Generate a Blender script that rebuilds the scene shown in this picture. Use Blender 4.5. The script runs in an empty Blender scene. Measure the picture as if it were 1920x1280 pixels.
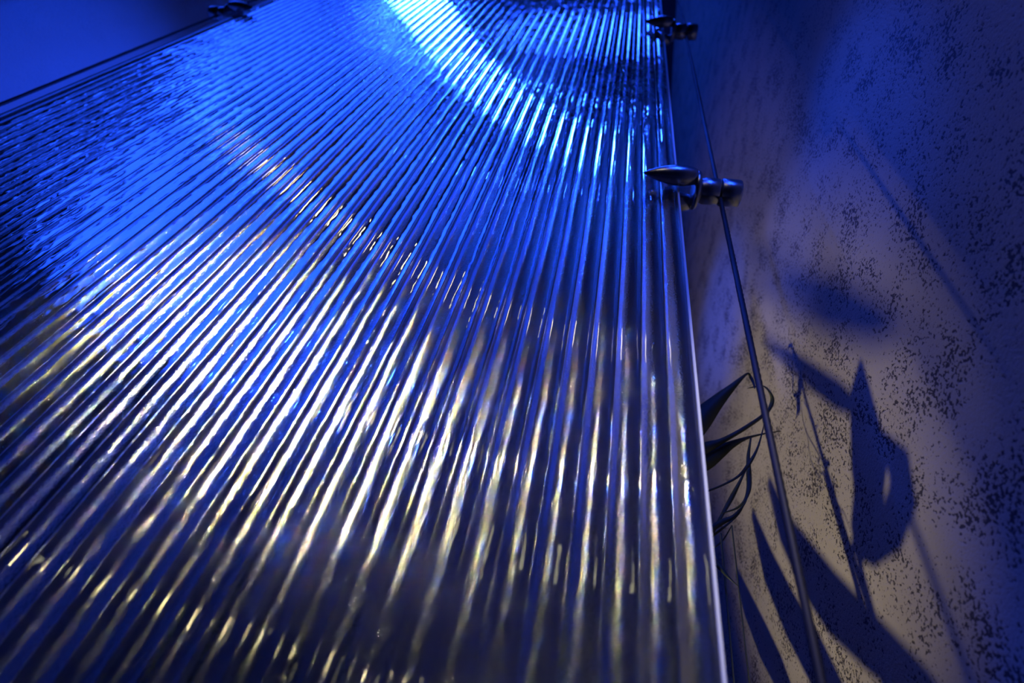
import bpy, bmesh, math, random
from mathutils import Vector, Matrix

# ------------------------------------------------------------------ frame
# world: X = to the right along the glass, Y = into the niche, Z = up. The photographer stands close
# to the ribbed glass screen and looks up along it.
F = 1000.0                     # focal length in pixels of the 1920 px frame
H = 0.35                       # distance from the lens to the glass
CZ = 0.95                      # height of the lens above the floor
q = math.hypot(F, 940.0); s = math.hypot(q, 250.0)
Rv = Vector((250, -940, F)) / s
Nv = Vector((0, F, 940)) / q
Lv = Vector((q*q, 235000, -250*F)) / (q*s)
C = bpy.context.scene.collection
sc = bpy.context.scene
cam_pos = Vector((0, 0, CZ))

cd = bpy.data.cameras.new('camera')
cam = bpy.data.objects.new('camera', cd); C.objects.link(cam)
cd.sensor_width = 36; cd.lens = F*36/1920; cd.clip_start = 0.01
ex = Vector((Lv.x, Nv.x, Rv.x)); eu = -Vector((Lv.y, Nv.y, Rv.y)); eb = -Vector((Lv.z, Nv.z, Rv.z))
cam.matrix_world = Matrix(((ex.x, eu.x, eb.x, cam_pos.x), (ex.y, eu.y, eb.y, cam_pos.y), (ex.z, eu.z, eb.z, cam_pos.z), (0, 0, 0, 1)))
cd.dof.use_dof = True; cd.dof.focus_distance = 0.60; cd.dof.aperture_fstop = 3.6
sc.camera = cam

def ray(px, py):
    d = Vector((px-960, py-640, F))
    return Vector((d.dot(Lv), d.dot(Nv), d.dot(Rv)))
def on_y(px, py, y):           # point on a plane parallel to the glass
    d = ray(px, py); return cam_pos + d*(y/d.y)
def on_x(px, py, x):           # point on a side wall
    d = ray(px, py); return cam_pos + d*(x/d.x)

# ------------------------------------------------------------------ world, exposure, lamps
w = bpy.data.worlds.new('night'); sc.world = w; w.use_nodes = True
w.node_tree.nodes['Background'].inputs[0].default_value = (0.01, 0.02, 0.12, 1)
w.node_tree.nodes['Background'].inputs[1].default_value = 0.03
vs = sc.view_settings
vs.view_transform = 'Standard'; vs.look = 'None'; vs.exposure = 0.0; vs.gamma = 1.0; vs.use_curve_mapping = False
sc.cycles.sample_clamp_indirect = 6.0
sc.cycles.use_denoising = True
sc.cycles.max_bounces = 10
sc.cycles.caustics_refractive = False

BLUE = (0.012, 0.070, 1.0)
CYAN = (0.02, 0.30, 1.0)
WARM = (1.0, 0.86, 0.52)
def lamp(name, kind, pos, power, col, radius=0.01, target=None, angle=60, blend=0.6):
    ld = bpy.data.lights.new(name, kind); ld.energy = power; ld.color = col
    ld.shadow_soft_size = radius
    o = bpy.data.objects.new(name, ld); C.objects.link(o)
    o.location = cam_pos + Vector(pos)
    if kind == 'SPOT': ld.spot_size = math.radians(angle); ld.spot_blend = blend
    if target is not None:
        o.rotation_euler = (Vector(target) - o.location).to_track_quat('-Z', 'Y').to_euler()
    return o
XW = 0.9*H                      # right wall plane
XL = -3.75*H                    # left wall plane
YB = 3.3*H                      # back wall plane
gp = lambda x, y: on_y(x, y, H)
# warm room lamps behind the photographer, with an added glare spot and wall fill
lamp('warm_light', 'SPOT', (-1.35, -1.75, 1.84), 1900, WARM, 0.08, gp(440, 640), 7.2, 1)
lamp('warm_light', 'SPOT', (-1.43, -1.75, 1.80), 6000, WARM, 0.08, gp(560, 770), 4.4, 1)  # narrow extra spot, added to whiten the core of the glare
lamp('warm_light', 'SPOT', (-0.10, -1.75, 1.62), 200, WARM, 0.035, gp(1120, 880), 10, 1)
lamp('warm_light', 'SPOT', (-.95, -0.70, 1.95), 3, WARM, 0.06, gp(680, 480), 24, 1)
lamp('warm_light', 'SPOT', (-1.10, -1.75, 0.56), 9, WARM, 0.035, gp(430, 1170), 15, 1)
lamp('warm_light', 'SPOT', (-.60, -1.60, 1.10), 6, WARM, 0.10, on_x(1650, 560, XW), 40, 1)  # added fill that lifts the right wall, not a room lamp
# blue stage lamps above and in front of the glass
lamp('blue_light', 'SPOT', (-1.10, -0.18, 3.60), 1300, BLUE, 0.15, gp(820, 40), 16, 1)
for i, (x, y, z, p) in enumerate(((.05, -.35, 2.02, 5), (-.30, -.30, 2.75, 9), (-.20, -.30, 2.95, 9), (-.5, -.30, 2.6, 9),
                                  (.08, -1.40, 1.67, 40), (.16, -1.40, 1.33, 40))):
    lamp('blue_light', 'SPOT', (x, y, z), p, BLUE, 0.016, gp(1000, 600), 45, 1)
lamp('blue_flood', 'SPOT', (-3.00, -1.50, 2.90), 280, BLUE, 1.50, gp(60, 430), 26, .6)
lamp('blue_flood', 'SPOT', (-2.62, -0.85, 4.30), 230, BLUE, 1.20, gp(560, 170), 22, .6)  # second flood added to carry the blue towards the upper middle
# blue wash lamps behind the glass: one grazes the left wall, one lights the upper back wall and ceiling
lamp('blue_wash', 'SPOT', (-.25, .85, 1.7), 75, BLUE, 0.08, (XL, .62, CZ+.95), 70, 1)
lamp('blue_wash', 'SPOT', (-.60, .55, 1.7), 650, BLUE, 0.08, (-1.0, YB, CZ+3.6), 85, 1)
# blue spots added to tint the right wall, one for the top right glass
lamp('blue_light', 'SPOT', (-.70, .90, 1.0), 36, BLUE, 0.03, on_x(1350, 600, XW), 30, 1)  # added fill for the wall strip beside the glass edge
lamp('blue_light', 'SPOT', (.05, -.10, 3.40), 30, BLUE, 0.12, gp(1150, 60), 24, 1)  # put in to draw blue stripes at the upper right of the glass
lamp('blue_light', 'SPOT', (-.9, .1, 2.2), 75, BLUE, 0.03, on_x(1600, 230, XW), 11, 1)  # added to make the upper blue patch on the wall
lamp('blue_light', 'SPOT', (-.6, -.6, 1.4), 60, BLUE, 0.03, on_x(1450, 560, XW), 14, 1)  # added to make the lower blue patch on the wall
# warm uplight low behind the glass at the left, throws the leaf shadows on the right wall
UP = Vector((-.80, .77, -.35))
lamp('warm_uplight', 'SPOT', UP, 43, (1, .84, .54), 0.02, on_x(1500, 890, XW), 31, 1)
lamp('warm_uplight', 'SPOT', UP + Vector((.02, .03, 0)), 24, (1, .84, .56), 0.02, on_x(1365, 560, XW), 32, 1)  # second lamp added at this spot to brighten wall near the glass edge

# ------------------------------------------------------------------ helpers
def tag(o, label=None, cat=None, group=None, kind=None):
    if label: o['label'] = label
    if cat: o['category'] = cat
    if group: o['group'] = group
    if kind: o['kind'] = kind
def empty(name, loc):
    o = bpy.data.objects.new(name, None); C.objects.link(o); o.location = loc; return o
def build(name, verts, faces, mat, parent=None, smooth=True):
    me = bpy.data.meshes.new(name); me.from_pydata([tuple(v) for v in verts], [], faces); me.update()
    if smooth: me.polygons.foreach_set('use_smooth', [True]*len(me.polygons))
    if mat: me.materials.append(mat)
    o = bpy.data.objects.new(name, me); C.objects.link(o)
    if parent: o.parent = parent
    return o
def mat(name):
    m = bpy.data.materials.new(name); m.use_nodes = True
    nt = m.node_tree; nt.nodes.clear()
    return m, nt, nt.nodes.new('ShaderNodeOutputMaterial')
def nd(nt, t, **kw):
    n = nt.nodes.new(t)
    for k, v in kw.items():
        if k.startswith('i_'):
            key = k[2:]; key = int(key) if key.isdigit() else key
            n.inputs[key].default_value = v
        else: setattr(n, k, v)
    return n

# ------------------------------------------------------------------ materials
def stone(name, base, dark, speck=1.0):
    m, nt, out = mat(name); L = nt.links
    tc = nd(nt, 'ShaderNodeTexCoord')
    b = nd(nt, 'ShaderNodeBsdfPrincipled'); b.inputs['Roughness'].default_value = .55
    b.inputs['Specular IOR Level'].default_value = .35
    fine = nd(nt, 'ShaderNodeTexNoise'); fine.inputs['Scale'].default_value = 290; fine.inputs['Detail'].default_value = 2.5; fine.inputs['Roughness'].default_value = .55
    clus = nd(nt, 'ShaderNodeTexNoise'); clus.inputs['Scale'].default_value = 16; clus.inputs['Detail'].default_value = 3
    blot = nd(nt, 'ShaderNodeTexNoise'); blot.inputs['Scale'].default_value = 7; blot.inputs['Detail'].default_value = 5
    for n in (fine, clus, blot): L.new(tc.outputs['Object'], n.inputs['Vector'])
    mr = nd(nt, 'ShaderNodeMapRange'); mr.inputs[1].default_value = .35; mr.inputs[2].default_value = .65; mr.inputs[3].default_value = -.09; mr.inputs[4].default_value = .10
    L.new(clus.outputs[0], mr.inputs[0])
    ad = nd(nt, 'ShaderNodeMath', operation='ADD'); L.new(fine.outputs[0], ad.inputs[0]); L.new(mr.outputs[0], ad.inputs[1])
    rp = nd(nt, 'ShaderNodeMapRange'); rp.inputs[1].default_value = .575; rp.inputs[2].default_value = .635
    L.new(ad.outputs[0], rp.inputs[0])
    sp = nd(nt, 'ShaderNodeMath', operation='MULTIPLY'); L.new(rp.outputs[0], sp.inputs[0]); sp.inputs[1].default_value = speck
    c1 = nd(nt, 'ShaderNodeMix', data_type='RGBA'); c1.inputs[6].default_value = (*[v*.72 for v in base], 1); c1.inputs[7].default_value = (*base, 1)
    L.new(blot.outputs[0], c1.inputs[0])
    c2 = nd(nt, 'ShaderNodeMix', data_type='RGBA'); c2.inputs[7].default_value = (*dark, 1)
    L.new(sp.outputs[0], c2.inputs[0]); L.new(c1.outputs[2], c2.inputs[6]); L.new(c2.outputs[2], b.inputs['Base Color'])
    bp = nd(nt, 'ShaderNodeBump'); bp.inputs['Strength'].default_value = .5; bp.inputs['Distance'].default_value = .0015; bp.invert = True
    L.new(ad.outputs[0], bp.inputs['Height']); L.new(bp.outputs[0], b.inputs['Normal'])
    L.new(b.outputs[0], out.inputs[0]); return m
M_stone = stone('pitted_stone', (.46, .42, .36), (.06, .055, .06))
M_plaster = stone('plaster', (.55, .55, .58), (.4, .4, .42), .5)
M_back = stone('back_stone', (.55, .52, .47), (.08, .08, .08), .8)

def simple(name, col, rough=.5, metal=0):
    m, nt, out = mat(name)
    b = nd(nt, 'ShaderNodeBsdfPrincipled'); b.inputs['Base Color'].default_value = (*col, 1)
    b.inputs['Roughness'].default_value = rough; b.inputs['Metallic'].default_value = metal
    n = nd(nt, 'ShaderNodeTexNoise'); n.inputs['Scale'].default_value = 60
    bp = nd(nt, 'ShaderNodeBump'); bp.inputs['Strength'].default_value = .08; bp.inputs['Distance'].default_value = .001
    nt.links.new(n.outputs[0], bp.inputs['Height']); nt.links.new(bp.outputs[0], b.inputs['Normal'])
    nt.links.new(b.outputs[0], out.inputs[0]); return m
M_dark = simple('gap_black', (.02, .02, .025), .9)  # black of the added wedge that makes the dark gap
M_floor = simple('dark_floor', (.05, .05, .055), .6)
M_steel = simple('brushed_steel', (.42, .42, .44), .26, 1)
M_rubber = simple('rubber_seam', (.02, .02, .02), .7)
M_leaf = simple('leaf', (.012, .022, .008), .6)
M_stem = simple('stem', (.05, .06, .025), .6)

def cable_mat():
    m, nt, out = mat('wire_rope'); L = nt.links
    b = nd(nt, 'ShaderNodeBsdfPrincipled'); b.inputs['Base Color'].default_value = (.02, .02, .022, 1)
    b.inputs['Metallic'].default_value = .3; b.inputs['Roughness'].default_value = .6
    L.new(b.outputs[0], out.inputs[0]); return m
M_cable = cable_mat()

def glass(name, front):
    m, nt, out = mat(name); L = nt.links
    tc = nd(nt, 'ShaderNodeTexCoord')
    mp = nd(nt, 'ShaderNodeMapping'); mp.inputs['Scale'].default_value = (60, 60, 22)
    L.new(tc.outputs['Object'], mp.inputs[0])
    wav = nd(nt, 'ShaderNodeTexNoise'); wav.inputs['Scale'].default_value = 1; wav.inputs['Detail'].default_value = 2
    L.new(mp.outputs[0], wav.inputs['Vector'])
    b1 = nd(nt, 'ShaderNodeBump'); b1.inputs['Strength'].default_value = 1; b1.inputs['Distance'].default_value = .00045 if front else .0006
    L.new(wav.outputs[0], b1.inputs['Height'])
    gr = nd(nt, 'ShaderNodeTexNoise'); gr.inputs['Scale'].default_value = 640; gr.inputs['Detail'].default_value = 3
    L.new(tc.outputs['Object'], gr.inputs['Vector'])
    b2 = nd(nt, 'ShaderNodeBump'); b2.inputs['Strength'].default_value = 1; b2.inputs['Distance'].default_value = .00038
    L.new(gr.outputs[0], b2.inputs['Height'])
    g1 = nd(nt, 'ShaderNodeBsdfGlossy', distribution='BECKMANN'); g1.inputs['Roughness'].default_value = .032; g1.inputs['Color'].default_value = (1, 1, 1, 1)
    L.new(b1.outputs[0], g1.inputs['Normal'])
    g2 = nd(nt, 'ShaderNodeBsdfGlossy', distribution='BECKMANN'); g2.inputs['Roughness'].default_value = .085; g2.inputs['Color'].default_value = (.9, .9, .9, 1)
    L.new(b2.outputs[0], g2.inputs['Normal'])
    rf = nd(nt, 'ShaderNodeBsdfRefraction'); rf.inputs['Roughness'].default_value = .03 if front else .10
    rf.inputs['IOR'].default_value = 1.45; rf.inputs['Color'].default_value = (.93, .97, .95, 1)
    L.new((b1 if front else b2).outputs[0], rf.inputs['Normal'])
    df = nd(nt, 'ShaderNodeBsdfDiffuse'); df.inputs['Color'].default_value = (.7, .75, .8, 1)
    m0 = nd(nt, 'ShaderNodeMixShader'); m0.inputs[0].default_value = .0002; L.new(rf.outputs[0], m0.inputs[1]); L.new(df.outputs[0], m0.inputs[2])
    fr = nd(nt, 'ShaderNodeFresnel'); fr.inputs['IOR'].default_value = 1.5
    m1 = nd(nt, 'ShaderNodeMixShader'); L.new(fr.outputs[0], m1.inputs[0]); L.new(m0.outputs[0], m1.inputs[1]); L.new(g1.outputs[0], m1.inputs[2])
    m2 = nd(nt, 'ShaderNodeMixShader'); m2.inputs[0].default_value = .06 if front else .04
    L.new(m1.outputs[0], m2.inputs[1]); L.new(g2.outputs[0], m2.inputs[2])
    L.new(m2.outputs[0], out.inputs[0]); return m
M_gf = glass('ribbed_glass_front', True)
M_gb = glass('ribbed_glass_back', False)
def edge_mat():
    m, nt, out = mat('ground_glass_edge')
    b = nd(nt, 'ShaderNodeBsdfPrincipled'); b.inputs['Base Color'].default_value = (.75, .8, .78, 1)
    b.inputs['Roughness'].default_value = .3
    nt.links.new(b.outputs[0], out.inputs[0]); return m
M_ge = edge_mat()

# ------------------------------------------------------------------ the shell
def slab(name, x0, x1, y0, y1, z0, z1, m):
    v = [(x, y, z) for x in (x0, x1) for y in (y0, y1) for z in (z0, z1)]
    f = [(0, 1, 3, 2), (4, 6, 7, 5), (0, 4, 5, 1), (2, 3, 7, 6), (0, 2, 6, 4), (1, 5, 7, 3)]
    o = build(name, v, f, m, smooth=False); o['kind'] = 'structure'; return o
ZT = 6.2
slab('floor', XL-.1, XW+.1, -2.6, YB+.1, -.05, 0, M_floor)
slab('ceiling', XL-.1, XW+.1, -2.6, YB+.1, ZT, ZT+.05, M_plaster)
slab('wall_right', XW, XW+.1, -2.6, YB, 0, ZT, M_stone)
slab('wall_left', XL-.02, XL, .235, YB, 0, ZT, M_plaster)
slab('wall_back', XL, XW, YB, YB+.1, 0, ZT, M_back)
_v = [(x, y, z) for x in (.06, XW) for (y, z) in ((1.9*H, 5.12), (YB, 3.85), (YB, 5.3))]  # dark sloped wedge added in the corner to make the black gap
_o = build('dark_gap_wedge_1', _v, [(0, 1, 2), (3, 5, 4), (0, 3, 4, 1), (1, 4, 5, 2), (2, 5, 3, 0)], M_dark, smooth=False); _o['kind'] = 'structure'

# ------------------------------------------------------------------ ribbed glass screen
lat = lambda u: H*(.168+1.344*u)
XR, XLE = lat(.0925), lat(-2.36)
NR = 49; P = (XR-XLE)/NR; AMP = .10*P; TH = .009
Z0, Z1 = 0.0, 5.4
def screen():
    root = empty('ribbed_glass_screen', (XR, H, 0))
    tag(root, 'tall clear ribbed glass screen running up between the side walls', 'glass screen')
    n = 18; verts = []; faces = []
    N = NR*n
    for zz in (Z0, Z1):
        for i in range(N+1):
            x = XR - i*P/n; t = i/n
            y = -AMP*2*(abs(math.sin(math.pi*t))**0.85) + AMP
            verts.append((x-XR, y, zz))
    W = N+1
    for i in range(N): faces.append((i, W+i, W+i+1, i+1))
    o = build('ribbed_face', verts, faces, M_gf, root)
    back = [(0, TH, Z0), (XLE-XR, TH, Z0), (XLE-XR, TH, Z1), (0, TH, Z1)]
    o2 = build('rear_face', back, [(0, 1, 2, 3)], M_gb, root)
    for nm, x0, x1 in (('polished_edge', 0, .0022), ('polished_edge', XLE-XR-.0022, XLE-XR)):
        v = [(x, y, z) for x in (x0, x1) for y in (-AMP*.2, TH) for z in (Z0, Z1)]
        e = build(nm, v, [(0, 1, 3, 2), (4, 6, 7, 5), (0, 4, 5, 1), (2, 3, 7, 6), (0, 2, 6, 4), (1, 5, 7, 3)], M_ge, root, False)
    return root
screen()

# ------------------------------------------------------------------ cables
def cable(x, label):
    n = 12; r = .0030; verts = []; faces = []
    zs = [Z for Z in [i*.004 for i in range(int(4.6/.004)+1)]]
    for k, z in enumerate(zs):
        for j in range(n):
            a = 2*math.pi*j/n
            rr = r*(1+.10*math.cos(6*(a - z*2*math.pi/.045)))
            verts.append((rr*math.cos(a), rr*math.sin(a), z))
    for k in range(len(zs)-1):
        for j in range(n):
            faces.append((k*n+j, k*n+(j+1) % n, (k+1)*n+(j+1) % n, (k+1)*n+j))
    o = build('steel_cable', verts, faces, M_cable); o.location = (x, H+.005, .0)
    tag(o, label, 'cable', 'cables beside the glass'); return o
XC = .160
OFF = XC-XR
cable(XC, 'twisted steel cable along the right edge of the glass, before the speckled stone wall')
cable(XLE-OFF, 'thin steel cable along the far left edge of the glass, at upper left')

# ------------------------------------------------------------------ clamps
def lathe_x(name, prof, m, parent, cy=0, n=40):
    verts = []; faces = []
    for (x, r) in prof:
        for j in range(n):
            a = 2*math.pi*j/n; verts.append((x, cy+r*math.cos(a), r*math.sin(a)))
    for k in range(len(prof)-1):
        for j in range(n): faces.append((k*n+j, (k+1)*n+j, (k+1)*n+(j+1) % n, k*n+(j+1) % n))
    faces.append(tuple(range(n))); faces.append(tuple(reversed(range((len(prof)-1)*n, len(prof)*n))))
    o = build(name, verts, faces, m, parent)
    return o
def clamp_at(x, z, label, mirror=False):
    s_ = -1 if mirror else 1
    root = empty('glass_clamp', (x, H+.004, z)); root.scale = (s_, 1, 1)
    tag(root, label, 'clamp', 'steel clamps holding the glass')
    # x measured from the cable line
    a = -.1065; b_ = -.0345
    nose = [(a, .0005)]
    for i in range(1, 21):
        t = i/20; nose.append((a+(b_-a)*t, .0138*math.sin(min(1, t*1.45)*math.pi/2)**.8*(1-.25*max(0, (t-.7)/.3)**2)))
    nose[-1] = (b_, .0095)
    lathe_x('nose', nose, M_steel, root, -.0195)
    lathe_x('nose', nose, M_steel, root, .0195)
    lathe_x('collar', [(-.036, .020), (-.0355, .0245), (-.034, .0262), (-.030, .0262), (-.0285, .0245), (-.028, .018)], M_steel, root)
    lathe_x('neck', [(-.029, .0165), (-.024, .0165), (-.021, .0180), (-.003, .0180), (-.001, .0170)], M_steel, root)
    lathe_x('seam', [(-.0012, .0166), (.0012, .0166)], M_rubber, root)
    lathe_x('end_cap', [(.001, .0178), (.002, .0186), (.024, .0186), (.0265, .0178), (.0275, .0160)], M_steel, root)
    return root
clamp_at(XC, CZ+2.05*H, 'nearest and largest steel clamp with a pointed nose gripping the right glass edge')
clamp_at(XC, CZ+4.50*H, 'small far steel clamp high on the right glass edge, beside the black gap')
clamp_at(XLE-OFF, CZ+4.40*H, 'blurred steel clamp on the far left glass edge, at upper left', True)

# ------------------------------------------------------------------ leaves
def ribbon(name, pts, wid, parent, fac=0.25, m=None):
    """a leaf blade: midline points, widths in metres, folded slightly along the midrib"""
    P_ = []; Wd = []
    n = len(pts)
    def cr(a, b, c, d, t): return .5*((2*b)+(c-a)*t+(2*a-5*b+4*c-d)*t*t+(3*b-a-3*c+d)*t*t*t)
    for i in range(n-1):
        p0 = pts[max(0, i-1)]; p1 = pts[i]; p2 = pts[i+1]; p3 = pts[min(n-1, i+2)]
        w0 = wid[max(0, i-1)]; w1 = wid[i]; w2 = wid[i+1]; w3 = wid[min(n-1, i+2)]
        for k in range(6):
            t = k/6; P_.append(cr(p0, p1, p2, p3, t)); Wd.append(max(.0002, cr(w0, w1, w2, w3, t)))
    P_.append(pts[-1]); Wd.append(wid[-1])
    verts = []; faces = []
    for i, p in enumerate(P_):
        tg = (P_[min(i+1, len(P_)-1)] - P_[max(i-1, 0)]).normalized()
        vd = (p-cam_pos).normalized()
        side = tg.cross(vd); side = side.normalized() if side.length > 1e-4 else Vector((1, 0, 0))
        nn = side.cross(tg)
        hw = Wd[i]/2; th = .0003
        for sgn in (-1, 0, 1):
            verts.append(p+side*hw*sgn + nn*(hw*fac*abs(sgn)) + nn*th)
        for sgn in (1, 0, -1):
            verts.append(p+side*hw*sgn + nn*(hw*fac*abs(sgn)) - nn*th)
    for i in range(len(P_)-1):
        for j in range(6):
            a = i*6+j; b2 = i*6+(j+1) % 6
            faces.append((a, b2, b2+6, a+6))
    faces.append((5, 4, 3, 2, 1, 0)); e = (len(P_)-1)*6; faces.append(tuple(e+j for j in range(6)))
    return build(name, verts, faces, m or M_leaf, parent)
YP = 1.70*H
plant = empty('bamboo_plant', (0, 0, 0))
tag(plant, 'dark slender bamboo leaves and stems between the glass edge and the stone wall', 'plant')
LV = [
 [(1290,825,34),(1318,782,42),(1345,752,28),(1370,728,15),(1388,711,8),(1402,700,4),(1408,708,6),(1413,718,5),(1415,728,2)],
 [(1300,850,28),(1330,836,20),(1350,828,12),(1375,815,9),(1400,800,8),(1425,783,7),(1440,770,7),(1448,752,8),(1444,736,5),(1432,724,3),(1415,725,3),(1401,728,1)],
 [(1296,878,36),(1325,862,36),(1350,846,26),(1370,834,16),(1400,821,6),(1437,812,3),(1465,808,1)],
 [(1322,922,4),(1355,909,4),(1385,892,5),(1405,868,7),(1421,838,4),(1433,795,2)],
 [(1408,820,3),(1403,855,7),(1404,885,10),(1404,915,9),(1396,938,5),(1380,953,4),(1352,962,2)],
 [(1328,1015,6),(1350,972,6),(1372,932,9),(1390,897,5),(1405,866,2)],
 [(1322,1000,12),(1352,979,11),(1375,968,7),(1396,944,3),(1402,930,1)],
 [(1325,1012,5),(1360,986,4),(1385,962,4),(1400,935,2)],
 [(1330,1032,3),(1354,1014,3),(1372,985,2)],
 [(1322,1030,12),(1338,1050,13),(1352,1065,10),(1366,1082,5),(1386,1100,1)],
]
def at(px, py, y): return on_y(px, py, y)
for k, l in enumerate(LV):
    y = YP + (k % 3 - 1)*.012
    pts = [at(a, b, y+.006*math.sin(i*1.3)) for i, (a, b, c) in enumerate(l)]
    sc_ = [(at(a+1, b, y)-at(a, b, y)).length for (a, b, c) in l]
    ribbon('leaf', pts, [c*g*.95 for (a, b, c), g in zip(l, sc_)], plant)
def stem(pts, r, parent, m=M_stem):
    n = 8; verts = []; faces = []
    for i, p in enumerate(pts):
        rr = r*(1.25 if i % 4 == 0 else 1)
        for j in range(n):
            a = 2*math.pi*j/n; verts.append(p+Vector((rr*math.cos(a), rr*math.sin(a), 0)))
    for k in range(len(pts)-1):
        for j in range(n): faces.append((k*n+j, k*n+(j+1) % n, (k+1)*n+(j+1) % n, (k+1)*n+j))
    return build('stem', verts, faces, m, parent)
def up_to(p, x0, y0, r, parent, bend=0.0):
    pts = []
    for i in range(17):
        t = i/16
        pts.append(Vector((x0+(p.x-x0)*t+bend*math.sin(math.pi*t), y0+(p.y-y0)*t, p.z*t)))
    stem(pts, r, parent)
up_to(at(1290, 820, YP), .10, YP+.02, .0028, plant)
up_to(at(1298, 872, YP), .125, YP-.02, .0022, plant)
up_to(at(1325, 1010, YP), .15, YP+.03, .0018, plant)
up_to(at(1352, 1000, YP), .165, YP+.01, .0010, plant)
up_to(at(1372, 985, YP), .185, YP, .0008, plant)

# broad leaves of the same plant further left, behind the glass: they throw the large soft shadows
shade = plant
LP = cam_pos + UP
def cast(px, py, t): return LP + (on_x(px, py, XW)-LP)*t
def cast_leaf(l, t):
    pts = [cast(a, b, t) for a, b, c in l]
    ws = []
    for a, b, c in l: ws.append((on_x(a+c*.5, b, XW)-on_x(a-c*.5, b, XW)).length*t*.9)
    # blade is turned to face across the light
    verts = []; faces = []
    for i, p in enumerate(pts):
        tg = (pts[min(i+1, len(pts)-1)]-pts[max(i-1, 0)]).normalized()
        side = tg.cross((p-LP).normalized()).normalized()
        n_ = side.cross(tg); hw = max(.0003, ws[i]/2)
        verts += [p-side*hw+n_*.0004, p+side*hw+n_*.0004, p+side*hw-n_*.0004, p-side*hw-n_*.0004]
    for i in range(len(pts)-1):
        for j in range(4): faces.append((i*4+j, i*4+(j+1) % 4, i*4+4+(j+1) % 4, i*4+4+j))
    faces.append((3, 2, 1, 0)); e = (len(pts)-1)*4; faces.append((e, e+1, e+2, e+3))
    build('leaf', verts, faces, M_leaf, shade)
    return pts
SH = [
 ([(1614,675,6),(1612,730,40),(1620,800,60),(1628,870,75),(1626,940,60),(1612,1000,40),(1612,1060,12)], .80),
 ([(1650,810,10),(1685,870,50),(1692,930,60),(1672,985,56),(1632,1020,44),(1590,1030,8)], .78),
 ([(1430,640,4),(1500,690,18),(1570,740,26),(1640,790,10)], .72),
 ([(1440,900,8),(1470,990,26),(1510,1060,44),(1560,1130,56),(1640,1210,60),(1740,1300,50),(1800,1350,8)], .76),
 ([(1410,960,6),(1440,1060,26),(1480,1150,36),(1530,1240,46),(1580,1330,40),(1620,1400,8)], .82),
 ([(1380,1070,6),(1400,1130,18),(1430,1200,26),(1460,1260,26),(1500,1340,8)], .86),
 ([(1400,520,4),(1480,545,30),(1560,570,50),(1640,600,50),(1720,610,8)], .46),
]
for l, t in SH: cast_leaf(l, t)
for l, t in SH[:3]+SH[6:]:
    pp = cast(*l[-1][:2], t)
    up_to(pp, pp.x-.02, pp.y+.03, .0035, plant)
